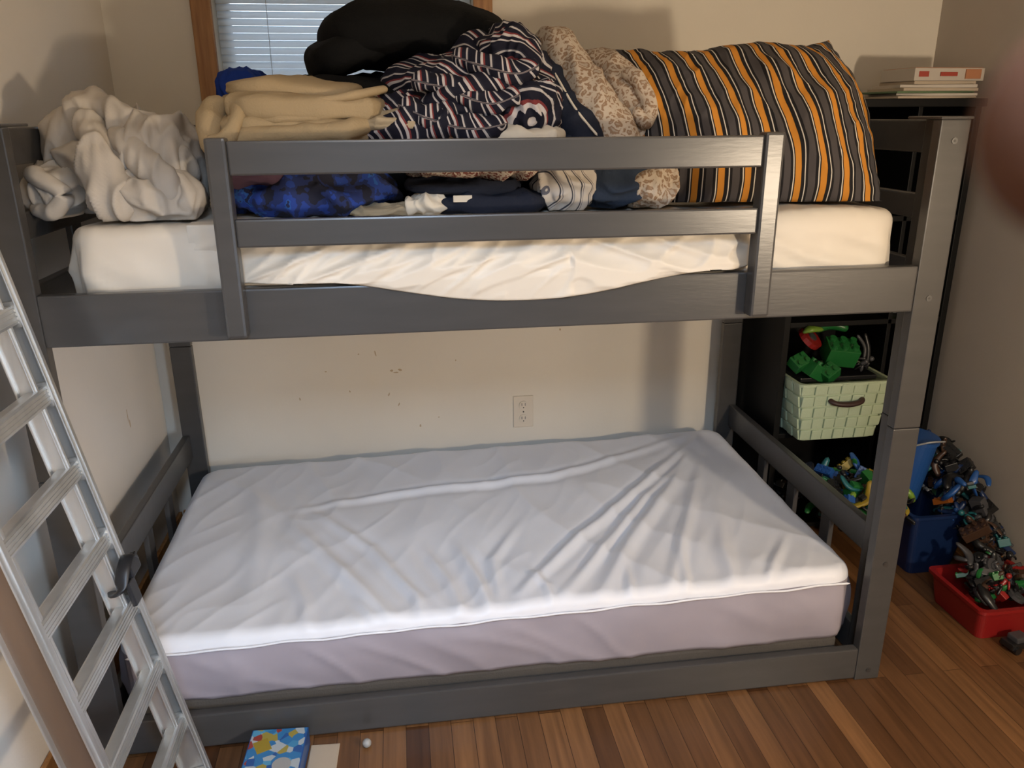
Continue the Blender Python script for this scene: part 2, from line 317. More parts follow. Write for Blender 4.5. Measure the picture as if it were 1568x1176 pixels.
# ------------------------------------------------------------------ mattresses
def seg_d(px,py,a,b):
    vx,vy=b[0]-a[0],b[1]-a[1]; t=((px-a[0])*vx+(py-a[1])*vy)/(vx*vx+vy*vy); t=max(0,min(1,t))
    return math.hypot(px-a[0]-t*vx,py-a[1]-t*vy), t
def mattress(mb,x0,x1,y0,y1,z0f,z1f,hf,mi_top,mi_side,r=.035,rc=.07,nx=230,ny=130,sidew=.006,seed=0):
    def axis(a,b,n):
        out=[]
        S=14
        for k in range(S): out.append((0,('s',1-k/S)))
        for k in range(6):
            ang=math.pi/2*k/6; out.append((r*(1-math.cos(ang)),('r',r*(1-math.sin(ang)))))
        left=[(a+i,d) for i,d in out]; right=[(b-i,d) for i,d in out][::-1]
        mid=[(a+r+(b-a-2*r)*k/n,('r',0)) for k in range(n+1)]
        return left+mid+right
    AX=axis(x0,x1,nx); AY=axis(y0,y1,ny); hx=(x1-x0)/2; hy=(y1-y0)/2; cx=(x0+x1)/2; cy=(y0+y1)/2
    def key(d): return (1,d[1]) if d[0]=='s' else (0,d[1])
    P=[];UV=[]
    for x,dx in AX:
        row=[];ur=[]
        for y,dy in AY:
            d=max(key(dx),key(dy)); zt=z1f(x,y); zb=z0f(x,y)
            if d[0]==1: z=(zt-r)*(1-d[1])+zb*d[1]; side=1
            else: z=zt-d[1]; side=0
            X=x-cx;Y=y-cy; vx=abs(X)-(hx-rc); vy=abs(Y)-(hy-rc)
            if vx>0 and vy>0:
                m=max(vx,vy); l=math.hypot(vx,vy); vx*=m/l; vy*=m/l
                X=math.copysign(hx-rc+vx,X); Y=math.copysign(hy-rc+vy,Y)
            g=Vector((cx+X,cy+Y,z))
            if side:
                q=Vector((g.x*6+g.z*9,g.y*6,g.z*7+seed)); cre=(1-min(1,abs(noise.noise(q))*2.6))**2
                h=noise.noise(Vector((g.x*5,g.y*5,g.z*5+seed)))*sidew*1.3+noise.noise(Vector((g.x*16,g.y*16,g.z*9+seed)))*sidew*.3+cre*sidew*.8
                s=math.sin(math.pi*min(1,max(0,d[1])))
                bul=.008*s+h*min(1,d[1]*4)
                n=Vector((X/hx if abs(X)>hx-.01 else 0, Y/hy if abs(Y)>hy-.01 else 0,0))
                if n.length>0: g+=n.normalized()*bul
            else:
                fade=1 if d[1]==0 else 1-d[1]/r*.7
                g.z+=hf(x,y)*fade
            row.append(g);ur.append((x,y))
        P.append(row);UV.append(ur)
    V=mb.surf(P,UV,mi_top)
    if mi_side!=mi_top:
        for f in mb.bm.faces:
            c=f.calc_center_median()
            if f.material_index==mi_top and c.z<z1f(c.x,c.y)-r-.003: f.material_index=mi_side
    bt=[V[i][0] for i in range(len(AX))]+[V[-1][j] for j in range(1,len(AY))]+[V[i][-1] for i in range(len(AX)-2,-1,-1)]+[V[0][j] for j in range(len(AY)-2,0,-1)]
    try: f=mb.bm.faces.new(bt); f.material_index=mi_side
    except ValueError: pass
folds=[([(1.88,1.0),(1.56,.66),(1.27,.36),(1.05,.10)],.018,.014),([(1.84,.95),(1.62,.60),(1.40,.30),(1.24,.03)],.022,.013),
 ([(1.78,.85),(1.52,.55),(1.33,.30),(1.15,.05)],.015,.011),([(1.80,.80),(1.66,.50),(1.52,.22),(1.42,.02)],.018,.009),
 ([(1.72,.42),(1.64,.2),(1.60,.02)],.022,.009),([(.90,.40),(.95,.18),(.97,.02)],.018,.013),
 ([(.41,.58),(.58,.30),(.72,.04)],.022,.011),([(.46,.66),(.66,.40),(.84,.03)],.018,.008),([(.40,.66),(.73,.73),(1.26,.76),(1.78,.97)],.020,.011),
 ([(.62,.16),(.69,.03)],.012,.006),([(.24,.95),(.33,.6),(.36,.1)],.035,.006),([(.80,.42),(.87,.2),(.90,.02)],.016,.008),
 ([(1.85,.25),(1.74,.1),(1.69,.02)],.014,.007),([(.70,.30),(.78,.14),(.80,.02)],.014,.007),([(1.12,.50),(1.00,.28),(.99,.03)],.016,.007),
 ([(.45,.30),(.50,.15),(.52,.02)],.018,.006),([(1.08,.24),(1.12,.12),(1.13,.01)],.012,.006),([(1.36,.20),(1.34,.10),(1.33,.01)],.012,.006),([(1.55,.30),(1.50,.12),(1.47,.01)],.012,.007)]
def hlow(x,y):
    h=0
    for pl,w,a in folds:
        best=9;tt=0
        for k in range(len(pl)-1):
            d,t=seg_d(x,y,pl[k],pl[k+1])
            if d<best: best=d; tt=(k+t)/(len(pl)-1)
        if best<w*3.5:
            env=max(0,math.sin(math.pi*min(1,.03+tt*.90)))
            h+=env*(a*math.exp(-(best/w)**2*1.5)-a*.30*math.exp(-((best-1.7*w)/w)**2*1.6))
    h+=.010*noise.noise(Vector((x*3,y*3,1)))+.0022*noise.noise(Vector((x*9,y*6,4)))
    q=Vector((x*4+y*2.4,y*1.6-x*.8,2)); h+=.0055*((1-min(1,abs(noise.noise(q))*2.2))**2)
    q=Vector((x*9-y*5,y*2.5+x*1.5,12)); h+=.0028*((1-min(1,abs(noise.noise(q))*2.2))**2)
    h-=.016*math.exp(-((x-1.0)**2/.25+(y-.45)**2/.1))
    return h
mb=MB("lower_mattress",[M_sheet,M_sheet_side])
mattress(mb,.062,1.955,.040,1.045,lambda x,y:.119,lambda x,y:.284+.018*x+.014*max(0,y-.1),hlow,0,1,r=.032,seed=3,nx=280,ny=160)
pts=[(.09+1.84*k/40,.034+.002*math.sin(k),.284+.018*(.09+1.84*k/40)-.030+.002*math.sin(k*1.7)) for k in range(41)]
mb.tube(pts,[.0030]*41,0,n=160,m=8)
mb.done()
def hup(x,y):
    q=Vector((x*7,y*2.5,7)); q2=Vector((x*16+y*6,y*4,3))
    return .008*noise.noise(Vector((x*3,y*3,9)))+.006*((1-min(1,abs(noise.noise(q))*2.5))**2)+.003*((1-min(1,abs(noise.noise(q2))*2.5))**2)
mb=MB("upper_mattress",[M_cream])
mattress(mb,.118,1.940,.052,1.035,lambda x,y:1.069,lambda x,y:1.262,hup,0,0,r=.03,rc=.06,sidew=.011,seed=11,nx=180,ny=60)
mb.done()
def sm(a,b,x):
    t=max(0,min(1,(x-a)/(b-a))); return t*t*(3-2*t)
mb=MB("mattress_protector",[M_cream])
P=[];UV=[]
for i in range(281):
    t=i/280; x=.36+1.24*t; e=sm(.36,.58,x)*(1-sm(1.49,1.60,x))
    bmp=sm(.60,1.0,x)*(1-sm(1.08,1.49,x)*.98)
    zb=1.152-.052*bmp-.006*noise.noise(Vector((x*7,0,0)))*bmp; row=[];ur=[]
    prof=[(.10,1.268),(.060,1.266),(.034,1.246),(.020,1.222),(.006,1.190),(-.006,1.168),(-.010,1.150),(-.0085,(1.150+zb)/2),(-.0055,zb),(-.0025,zb-.002)]
    for k in range(len(prof)-1):
        for s_ in range(6):
            f=s_/6; y=prof[k][0]*(1-f)+prof[k+1][0]*f; z=prof[k][1]*(1-f)+prof[k+1][1]*f
            y=y if k==0 else y*e+.054*(1-e)
            env=math.sin(math.pi*min(1,(k+f)/9))
            q=Vector((x*7+z*16*(1 if x>1.15 else -1.1),z*5,5)); q2=Vector((x*15-z*18,z*9,2))
            h=.015*((1-min(1,abs(noise.noise(q))*2.0))**2)+.009*((1-min(1,abs(noise.noise(q2))*2.2))**2)
            y2=y-(h-.005)*env*(.35+.65*e)
            if z<1.16: y2=min(max(y2,-.0125),y)
            row.append(Vector((x,max(y2,-.0128),z))); ur.append((x,z))
    P.append(row);UV.append(ur)
mb.surf(P,UV,0); mb.done()

# ------------------------------------------------------------------ pillow
C=Vector((1.635,.30,1.447)); a=.14; ux=Vector((math.cos(a),-math.sin(a),0)); til=math.radians(33)
uy=Vector((math.sin(a)*math.sin(til),math.cos(a)*math.sin(til),math.cos(til))); un=ux.cross(uy)
if un.y>0: un=-un
mb=MB("striped_pillow",[M_pillow])
for sgn in (1,-1):
    P=[];UV=[]; n1,n2=140,90
    for i in range(n1+1):
        u=-1+2*i/n1; row=[];ur=[]
        for j in range(n2+1):
            v=-1+2*j/n2
            k=max(0,(1-abs(u)**3.0)*(1-abs(v)**2.6))**.6
            w=noise.noise(Vector((u*3,v*3,sgn*4)))*.12-.12*v
            pinch=1-.05*(1-abs(v)**2)*abs(u)**3; pinv=1-.05*(1-abs(u)**2)*abs(v)**3
            xx=u*.315*pinch; yy=v*.235*pinv
            if u>0: xx-=.075*u*max(0,v)**1.5; xx+=.012*u*max(0,1-(v+.1)**2)
            if v>0: yy-=.030*v*(1-u)/2
            yy+=.010*math.sin(u*6+1)*max(0,v)**2
            edge=min(1,abs(u)**6+abs(v)**6)
            cr=(.012*((1-min(1,abs(noise.noise(Vector((u*4+v,v*1.6,sgn+2))))*2.0))**2)+.008*((1-min(1,abs(noise.noise(Vector((u*8-v*2,v*3,sgn+7))))*2.2))**2)*abs(u))*k
            ru=.012*noise.noise(Vector((u*9,v*9,2)))*edge
            g=C+ux*xx+uy*yy+un*(sgn*(.118*k*(1+w)+cr)+ru)
            if g.z<1.276: g.z=1.276+.05*(g.z-1.276)
            row.append(g); ur.append((u*.5+.012*math.sin(v*3+u*2),v*.5))
        P.append(row);UV.append(ur)
    mb.surf(P,UV,0)
bmesh.ops.remove_doubles(mb.bm,verts=mb.bm.verts[:],dist=.0006)
mb.done()

# ------------------------------------------------------------------ laundry
Z0=1.272
mb=MB("white_sheet_bundle",[M_bundle])
mb.blob((.215,.32,1.368),(.15,.17,.104),seed=1,amp=.024,freq=5.5,zmin=Z0,lump=.2,st=(1.9,1,.5),nu=150,nv=90,k2=.6)
mb.tube([(.07,.28,1.34),(.075,.27,1.41),(.11,.26,1.46),(.16,.25,1.495),(.215,.24,1.462),(.28,.22,1.40),(.34,.20,1.32)],[.045,.052,.045,.036,.045,.058,.045],0,amp=.018,freq=11,seed=4,zmin=Z0,n=90,m=56,st=(2,1,.5))
mb.tube([(.14,.22,1.475),(.17,.17,1.44),(.185,.13,1.38),(.21,.11,1.32),(.25,.10,1.285)],[.02,.032,.040,.045,.03],0,amp=.014,freq=13,seed=5,zmin=Z0,n=70,m=44,st=(2,1,.5))
mb.tube([(.20,.20,1.45),(.25,.15,1.41),(.30,.12,1.36),(.335,.12,1.30)],[.014,.026,.030,.025],0,amp=.010,freq=14,seed=15,zmin=Z0,n=60,m=40,st=(2,1,.5))
mb.blob((.070,.21,1.328),(.060,.085,.052),seed=2,amp=.016,freq=10,zmin=Z0,k2=.6)
mb.blob((.29,.16,1.312),(.075,.08,.055),seed=6,amp=.018,freq=9,zmin=Z0,rot=(0,.3,0),k2=.6)
mb.tube([(.03,.19,1.36),(.06,.14,1.362),(.105,.135,1.325),(.07,.14,1.288),(.03,.17,1.30)],[.014,.018,.018,.018,.014],0,amp=.005,freq=18,seed=8,zmin=Z0)
mb.done()
mb=MB("tan_blanket",[M_tan])
mb.blob((.575,.30,1.450),(.18,.215,.030),p=4,seed=11,amp=.010,freq=6,st=(1,2,1),lump=.08,k2=.2)
mb.blob((.595,.30,1.494),(.165,.20,.026),rot=(.02,.03,.06),p=4.5,seed=12,amp=.009,freq=5,st=(1,2,1),lump=.08,k2=.2)
mb.blob((.58,.33,1.528),(.145,.19,.026),rot=(.03,.08,-.08),p=4,seed=13,amp=.012,freq=4,lump=.10,k2=.2)
mb.tube([(.43,.12,1.42),(.50,.088,1.436),(.60,.09,1.442),(.69,.10,1.448),(.745,.16,1.46)],[.022,.024,.022,.024,.022],0,flat=.85,amp=.006,freq=10,seed=3)
mb.tube([(.45,.13,1.470),(.54,.105,1.470),(.63,.112,1.474),(.70,.14,1.486),(.745,.22,1.50)],[.020,.014,.016,.014,.018],0,flat=.7,amp=.006,freq=10,seed=6)
mb.tube([(.43,.20,1.50),(.412,.14,1.465),(.422,.085,1.42),(.455,.072,1.437),(.475,.10,1.475),(.47,.15,1.50)],[.030,.028,.022,.018,.014,.016],0,amp=.006,freq=14,seed=7)
mb.tube([(.47,.13,1.505),(.56,.11,1.500),(.64,.11,1.505),(.72,.13,1.518),(.775,.20,1.530)],[.010,.011,.010,.011,.012],0,flat=.8,amp=.004,freq=12,seed=26)
mb.done()
mb=MB("black_cloth",[M_black])
mb.blob((.85,.47,1.660),(.225,.19,.072),rot=(0,-.02,.05),p=2.4,seed=21,amp=.014,freq=4,lump=.15,k2=.2)
mb.blob((.70,.42,1.622),(.11,.14,.048),rot=(0,-.3,.2),p=3,seed=22,amp=.010,freq=5,k2=.2)
mb.blob((1.03,.45,1.645),(.085,.14,.036),rot=(0,.30,0),p=3,seed=23,amp=.008,freq=6,k2=.2)
mb.blob((.83,.50,1.705),(.12,.14,.050),p=2.2,seed=24,amp=.010,freq=5,k2=.2)
mb.done()
mb=MB("striped_clothes",[M_sshirt])
mb.blob((.95,.30,1.53),(.17,.16,.085),rot=(0,-.25,.1),seed=31,amp=.030,freq=7,lump=.25,st=(1,1,1.6),nu=150,nv=90)
mb.blob((.86,.22,1.462),(.15,.11,.045),rot=(.1,.0,-.1),seed=32,amp=.022,freq=9,nu=150,nv=90)
mb.blob((1.05,.25,1.60),(.06,.10,.055),rot=(0,-.5,.4),seed=33,amp=.018,freq=11)
mb.blob((1.06,.20,1.49),(.07,.09,.06),rot=(0,0,1.1),seed=34,amp=.018,freq=11)
mb.tube([(.80,.13,1.50),(.87,.12,1.47),(.95,.11,1.45),(1.03,.11,1.46)],[.02,.026,.026,.02],0,amp=.01,freq=20,seed=3)
mb.tube([(.83,.16,1.55),(.91,.14,1.53),(.99,.13,1.50),(1.06,.13,1.52)],[.018,.024,.024,.018],0,amp=.01,freq=16,seed=13)
mb.tube([(.92,.18,1.60),(.99,.15,1.575),(1.05,.14,1.56),(1.10,.15,1.58)],[.016,.022,.022,.018],0,amp=.01,freq=16,seed=19)
mb.done()
mb=MB("navy_striped_trousers",[M_navy,M_wcloth])
mb.tube([(1.13,.40,1.60),(1.15,.32,1.55),(1.18,.25,1.48),(1.22,.20,1.42),(1.24,.18,1.36)],[.035,.045,.045,.045,.03],0,amp=.008,freq=14,seed=3)
mb.tube([(1.15,.345,1.607),(1.165,.262,1.556),(1.195,.195,1.487),(1.235,.145,1.43)],[.003]*4,1,n=30,m=6)
mb.done()
mb=MB("leopard_print_blanket",[M_leo])
mb.tube([(1.165,.50,1.60),(1.19,.42,1.630),(1.215,.36,1.575),(1.25,.28,1.50),(1.295,.22,1.42),(1.30,.2,1.36)],[.04,.050,.058,.062,.055,.04],0,amp=.010,freq=8,seed=1,n=80,m=48,st=(2,1,.6))
mb.tube([(1.28,.50,1.54),(1.30,.46,1.59),(1.325,.40,1.575),(1.35,.33,1.52),(1.375,.28,1.45),(1.38,.26,1.38)],[.035,.042,.044,.05,.045,.04],0,amp=.010,freq=8,seed=2,n=80,m=48,st=(2,1,.6))
mb.tube([(1.39,.42,1.54),(1.412,.36,1.53),(1.425,.30,1.49),(1.42,.25,1.43),(1.40,.22,1.38)],[.02,.026,.030,.030,.025],0,amp=.006,freq=12,seed=3)
mb.tube([(1.33,.30,1.57),(1.36,.27,1.55),(1.38,.25,1.50),(1.365,.22,1.46),(1.34,.22,1.49)],[.012,.018,.020,.018,.012],0,amp=.005,freq=16,seed=9)
mb.blob((1.355,.15,1.325),(.065,.06,.052),seed=44,amp=.012,freq=12,zmin=Z0)
mb.done()
mb=MB("folded_clothes_pile",[M_black,M_bprint,M_purple,M_wcloth,M_floral,M_navy,M_plaid,M_slate,M_royal,M_umber])
mb.blob((.85,.50,1.42),(.38,.28,.150),p=3.2,seed=50,amp=.015,freq=7,mi=0,zmin=Z0)
mb.blob((.60,.20,1.316),(.185,.12,.044),p=2.6,seed=51,amp=.022,freq=8,mi=1,zmin=Z0)
mb.blob((.50,.20,1.362),(.10,.12,.026),p=3,seed=52,amp=.010,freq=10,mi=2)
mb.blob((.43,.50,1.53),(.055,.12,.05),seed=53,amp=.01,freq=12,mi=8)
mb.blob((.62,.26,1.400),(.17,.16,.03),p=3,seed=54,amp=.01,freq=10,mi=2)
mb.blob((.85,.09,1.292),(.045,.035,.024),seed=55,amp=.010,freq=22,mi=3,zmin=Z0,lump=.4)
mb.blob((.77,.11,1.281),(.10,.04,.014),seed=63,amp=.006,freq=22,mi=9,zmin=Z0)
mb.blob((.96,.20,1.370),(.15,.13,.028),p=3,seed=56,amp=.012,freq=10,mi=4)
mb.blob((.98,.15,1.294),(.155,.085,.024),p=3.4,seed=57,amp=.010,freq=9,mi=5,zmin=Z0)
mb.blob((.94,.16,1.326),(.13,.085,.016),p=3.4,seed=58,amp=.009,freq=9,mi=5)
mb.blob((1.155,.15,1.332),(.065,.075,.055),p=2.6,seed=59,amp=.014,freq=12,mi=6,zmin=Z0,rot=(0,.3,0))
mb.blob((1.275,.17,1.335),(.075,.08,.06),p=2.8,seed=60,amp=.012,freq=10,mi=7,zmin=Z0)
mb.blob((1.00,.22,1.432),(.16,.12,.020),p=3,seed=61,amp=.008,freq=12,mi=3)
mb.blob((.78,.22,1.460),(.08,.12,.024),p=3,seed=62,amp=.010,freq=12,mi=9)
mb.blob((1.18,.32,1.40),(.12,.15,.06),p=3,seed=64,amp=.012,freq=10,mi=5)
mb.box((.905,.062,1.300),(.945,.066,1.314),3,.001)
mb.done()

# ------------------------------------------------------------------ ladder
mb=MB("aluminium_ladder",[M_alu,M_alu_b,M_blackpl])
sl=.183; dirv=Vector((-sl,0,1)).normalized(); nrm=Vector((1,0,sl)).normalized(); yv=Vector((0,1,0))
M3=Matrix((nrm,yv,dirv)).transposed()
def lpt(z,y,off=0): return Vector((.309-sl*z,y,z))+nrm*off
def rail(yc,z0,z1,off,dep,mi,wd=.026):
    a=lpt(z0,yc,off-dep/2); b_=lpt(z1,yc,off-dep/2); c=(a+b_)/2; ln=(b_-a).length
    mb.obox(c,(dep,.004,ln),M3,mi,.001)
    for s in (-1,1): mb.obox(c+nrm*s*(dep/2-.002),(.004,wd,ln),M3,0,.0015)
    mb.obox(c+nrm*(dep/2+.001),(.003,.006,ln),M3,0,.001)
rail(-.135,.012,1.52,0,.060,0); rail(-.480,.012,1.52,0,.060,1,.028)
rail(-.172,.20,1.45,-.012,.035,0,.018); rail(-.446,.20,1.45,-.012,.035,0,.018)
for k in range(10):
    zc=.055+.155*k
    c=lpt(zc,-.3075,-.022)
    mb.obox(c,(.030,.33,.036),M3,0,.006)
    for s in (-.011,-.0035,.004,.0110): mb.obox(c+nrm*.0155+dirv*s,(.002,.325,.0025),M3,0,.0005)
    for y in (-.142,-.473): mb.obox(lpt(zc,y,-.022),(.042,.008,.050),M3,0,.002)
for y in (-.135,-.48):
    mb.obox(lpt(.012,y,-.03),(.09,.045,.02),Matrix.Identity(3),2,.004)
mb.tube([lpt(.60,-.11,.006),lpt(.625,-.14,.012),lpt(.615,-.175,.010),lpt(.585,-.195,.0),lpt(.57,-.18,-.02),lpt(.58,-.13,-.03),lpt(.60,-.11,.0)],[.014]*7,2,flat=.35,n=60,m=12)
mb.obox(lpt(.605,-.14,.014),(.012,.050,.036),M3,2,.003)
mb.obox(lpt(.56,-.165,.008),(.010,.035,.055),M3,2,.003)
mb.done()

# ------------------------------------------------------------------ black cube shelf
SX0,SX1,SY0,SY1,SZ=2.062,2.655,.80,1.13,1.515
mb=MB("storage_shelf",[M_shelf])
mb.box((SX0,SY0,0),(SX0+.022,SY1,SZ-.02),0,.002); mb.box((SX1-.022,SY0,0),(SX1,SY1,SZ-.02),0,.002)
mb.box((SX0-.01,SY0-.01,SZ-.025),(SX1+.01,SY1,SZ),0,.003)
shz=[.03,.395,.80,1.15]
for z in shz: mb.box((SX0+.02,SY0+.004,z-.018),(SX1-.02,SY1,z),0,.002)
mb.box((2.44,SY0+.004,.03),(2.455,SY1,SZ-.02),0,.002); mb.box((SX0+.01,SY1-.008,0),(SX1-.01,SY1-.001,SZ-.02),0,.001)
mb.done()
def bin_(mb,x0,x1,y0,y1,z0,h,tap,mi,th=.006,lip=.008):
    bm=mb.bm
    def ring(o,z,rc=.02,n=6):
        pts=[];X0,X1,Y0,Y1=x0+o,x1-o,y0+o,y1-o
        for cx,cy,a0 in ((X1-rc,Y1-rc,0),(X0+rc,Y1-rc,90),(X0+rc,Y0+rc,180),(X1-rc,Y0+rc,270)):
            for k in range(n+1):
                t=math.radians(a0+90*k/n); pts.append(Vector((cx+rc*math.cos(t),cy+rc*math.sin(t),z)))
        return pts
    R=[ring(o,z) for o,z in [(tap,z0),(.001,z0+h-.013),(-lip+.003,z0+h-.012),(-lip,z0+h-.010),(-lip,z0+h),(th,z0+h),(tap+th,z0+th)]]
    V=mb.surf(R,[[(0,0)]*len(R[0]) for _ in R],mi,closed=True,smooth=False)
    for q in (V[0],V[-1]):
        f=bm.faces.new(q); f.material_index=mi
mb=MB("woven_basket",[M_mint,M_leather])
bx0,bx1,by0,by1,bz,bh,bt=2.092,2.425,.70,.95,.398,.215,.030
bin_(mb,bx0,bx1,by0,by1,bz,bh,bt,0,th=.008,lip=.004)
rows=5
for rI in range(rows):
    z0=bz+bh*rI/rows; z1=bz+bh*(rI+1)/rows; zc=(z0+z1)/2; tt=(zc-bz)/bh; ins=bt*(1-tt)
    X0,X1,Y0,Y1=bx0+ins,bx1-ins,by0+ins,by1-ins; nc=7; sw=(X1-X0)/nc; lean=math.atan(bt/bh)
    for k in range(nc):
        out=.004 if (k+rI)%2 else .0
        mb.box((X0+k*sw+.002,Y0-.004-out,z0+.003),(X0+(k+1)*sw-.002,Y0+.003-out,z1-.003),0,.003,rot=(lean,0,0))
    nd=5; sd=(Y1-Y0)/nd
    for k in range(nd):
        out=.004 if (k+rI)%2 else 0
        mb.box((X0-.004-out,Y0+k*sd+.002,z0+.003),(X0+.003-out,Y0+(k+1)*sd-.002,z1-.003),0,.003,rot=(0,-lean,0))
        mb.box((X1-.003+out,Y0+k*sd+.002,z0+.003),(X1+.004+out,Y0+(k+1)*sd-.002,z1-.003),0,.003,rot=(0,lean,0))
mb.tube([(2.20,by0+.006,.555),(2.215,by0-.012,.545),(2.26,by0-.016,.540),(2.305,by0-.012,.545),(2.32,by0+.006,.555)],[.010,.011,.012,.011,.010],1,flat=.8,n=30,m=12)
mb.done()
def brick(mb,c,w,d,h,mi,nx,ny,rot=(0,0,0)):
    M=Euler(rot).to_matrix(); c=Vector(c); mb.obox(c,(w,d,h),M,mi,.002)
    for i in range(nx):
        for j in range(ny):
            p=c+M@Vector(((i+.5)/nx*w-w/2,(j+.5)/ny*d-d/2,h/2)); q=p+M@Vector((0,0,h*.2)); mb.cyl(p,q,min(w/nx,d/ny)*.32,mi,12)
def car(mb,c,s,mi,rot):
    M=Euler(rot).to_matrix(); c=Vector(c)
    mb.obox(c,(s,s*.5,s*.22),M,mi,s*.05); mb.obox(c+M@Vector((-.05*s,0,s*.18)),(s*.5,s*.42,s*.2),M,TI['grey'],s*.05)
    for x in (-.3,.3):
        for y in (-.26,.26):
            p=c+M@Vector((x*s,y*s,-.1*s)); mb.cyl(p-M@Vector((0,.05*s,0)),p+M@Vector((0,.05*s,0)),.13*s,TI['black'],14)
def gear(mb,c,r,mi,rot):
    M=Euler(rot).to_matrix(); c=Vector(c); mb.cyl(c-M@Vector((0,0,r*.2)),c+M@Vector((0,0,r*.2)),r,mi,20)
    mb.cyl(c-M@Vector((0,0,r*.3)),c+M@Vector((0,0,r*.3)),r*.4,TI['grey'],16)
def figure(mb,c,s,mi,rot):
    M=Euler(rot).to_matrix(); c=Vector(c); t=lambda v:c+M@(Vector(v)*s)
    mb.tube([t((0,0,-.1)),t((0,0,.1)),t((0,0,.32))],[.13*s,.12*s,.16*s],mi,n=10,m=10); mb.sphere(t((0,0,.48)),.13*s,mi)
    for k in (-1,1):
        mb.tube([t((k*.15,0,.28)),t((k*.27,.05,.08)),t((k*.28,.15,-.05))],[.055*s,.05*s,.045*s],mi,n=8,m=8)
        mb.tube([t((k*.07,0,-.08)),t((k*.1,0,-.3)),t((k*.12,.03,-.52))],[.07*s,.06*s,.055*s],TI['black'],n=8,m=8)
def scatter(mb,region,zf,n,cols,smin,smax):
    for k in range(n):
        x=random.uniform(region[0],region[1]); y=random.uniform(region[2],region[3]); s=random.uniform(smin,smax)
        z=max(s*.5+.004,zf(x,y)*random.uniform(.55,1)); mi=TI[random.choice(cols)]
        rot=(random.uniform(-1.2,1.2),random.uniform(-1.2,1.2),random.uniform(0,6.28)); t=random.random()
        if t<.28: brick(mb,(x,y,z),s,s*.5,s*.35,mi,4,2,rot)
        elif t<.36: car(mb,(x,y,z),s,mi,rot)
        elif t<.46: gear(mb,(x,y,z),s*.35,mi,rot)
        elif t<.62: figure(mb,(x,y,z),s*1.0,mi,rot)
        else:
            M=Euler(rot).to_matrix(); p=Vector((x,y,z)); mb.tube([p+M@Vector((-s*.7,0,0)),p+M@Vector((0,s*.35,0)),p+M@Vector((s*.7,0,s*.2))],[s*.14,s*.22,s*.12],mi,n=14,m=10,flat=random.uniform(.4,1))
mb=MB("basket_toys",TM)
brick(mb,(2.275,.80,.690),.105,.075,.07,TI['green'],3,2,(.45,.1,-.15))
mb.box((2.12,.76,.60),(2.40,.92,.615),TI['black'],.003)
brick(mb,(2.18,.78,.635),.08,.06,.05,TI['green'],2,2,(.2,.5,.3))
gear(mb,(2.17,.82,.74),.045,TI['red'],(.5,.6,0)); mb.tube([(2.13,.80,.765),(2.15,.79,.78),(2.20,.80,.775)],[.015,.022,.015],TI['lime'],n=16,m=12,flat=.5); mb.tube([(2.20,.84,.76),(2.26,.86,.775),(2.32,.84,.76)],[.012,.02,.014],TI['green'],n=20,m=10)
mb.tube([(2.35,.78,.62),(2.36,.79,.70),(2.33,.8,.75)],[.006,.006,.006],TI['grey'],n=14,m=8); mb.tube([(2.38,.80,.62),(2.385,.81,.69),(2.37,.82,.75)],[.008,.010,.006],TI['black'],n=14,m=8)
figure(mb,(2.345,.77,.655),.07,TI['grey'],(.5,.8,0)); brick(mb,(2.22,.76,.63),.06,.05,.04,TI['green'],2,2,(.4,-.5,.3)); brick(mb,(2.13,.80,.66),.06,.05,.04,TI['green'],2,2,(.6,-.3,.3))
mb.done()
mb=MB("shelf_toys",TM)
scatter(mb,(2.13,2.38,.87,1.05),lambda x,y:.15,26,['grey','black','black','black','brown','blue'],.05,.08)
for (a,b,z,cols) in ((2.50,2.60,.40,['black','grey']),(2.50,2.60,.80,['black','grey']),(2.13,2.39,1.15,['brown','black','grey']),(2.50,2.60,1.15,['black','grey'])):
    for k in range(4):
        s=random.uniform(.05,.06); x=random.uniform(a,b); brick(mb,(x,random.uniform(.88,1.0),z+s*.2),s,s*.6,s*.36,TI[random.choice(cols)],3,2,(0,0,random.uniform(0,3)))
car(mb,(2.55,.87,.822),.10,TI['lime'],(0,0,.3))
mb.done()
M_paper=mat("aged_paper",(.42,.345,.26),.8); M_bred=mat("red_print",(.34,.05,.03),.5); M_bwh=mat("box_white",(.48,.43,.37),.5); M_bor=mat("orange_print",(.40,.17,.08),.5); M_bgr=mat("green_print",(.10,.16,.08),.5)
mb=MB("book_stack",[M_paper,M_bred,M_bwh,M_bor,M_bgr])
zz=SZ+.0005
for k,(w,d,h,mi,ox,rz) in enumerate([(.29,.21,.007,0,-.015,.1),(.27,.20,.008,2,0.0,-.05),(.29,.2,.006,4,-.02,.12),(.26,.2,.009,0,.005,.02),(.25,.19,.010,2,.01,-.1),(.22,.18,.010,0,.02,.05)]):
    mb.box((2.50-w/2+ox,.905-d/2,zz),(2.50+w/2+ox,.905+d/2,zz+h),mi,.0015,rot=(0,0,rz)); zz+=h+.0004
mb.box((2.405,.815,zz),(2.655,.985,zz+.038),2,.002,rot=(0,0,.06)); mb.box((2.41,.818,zz+.0375),(2.65,.982,zz+.0395),3,.0005,rot=(0,0,.06))
mb.box((2.425,.8085,zz+.012),(2.46,.8105,zz+.028),1,0,rot=(0,0,.06)); mb.box((2.50,.8105,zz+.014),(2.56,.8135,zz+.026),1,0,rot=(0,0,.06)); mb.box((2.59,.8155,zz+.006),(2.645,.8195,zz+.034),3,0,rot=(0,0,.06))
mb.box((2.45,.84,zz+.039),(2.53,.94,zz+.0402),2,0,rot=(0,0,.06))
mb.done()
mb=MB("blue_storage_tub",[T['dblue']]); bin_(mb,2.395,2.61,.44,.70,0.001,.23,.03,0); mb.done()
mb=MB("blue_bucket",[T['blue'],T['white']])
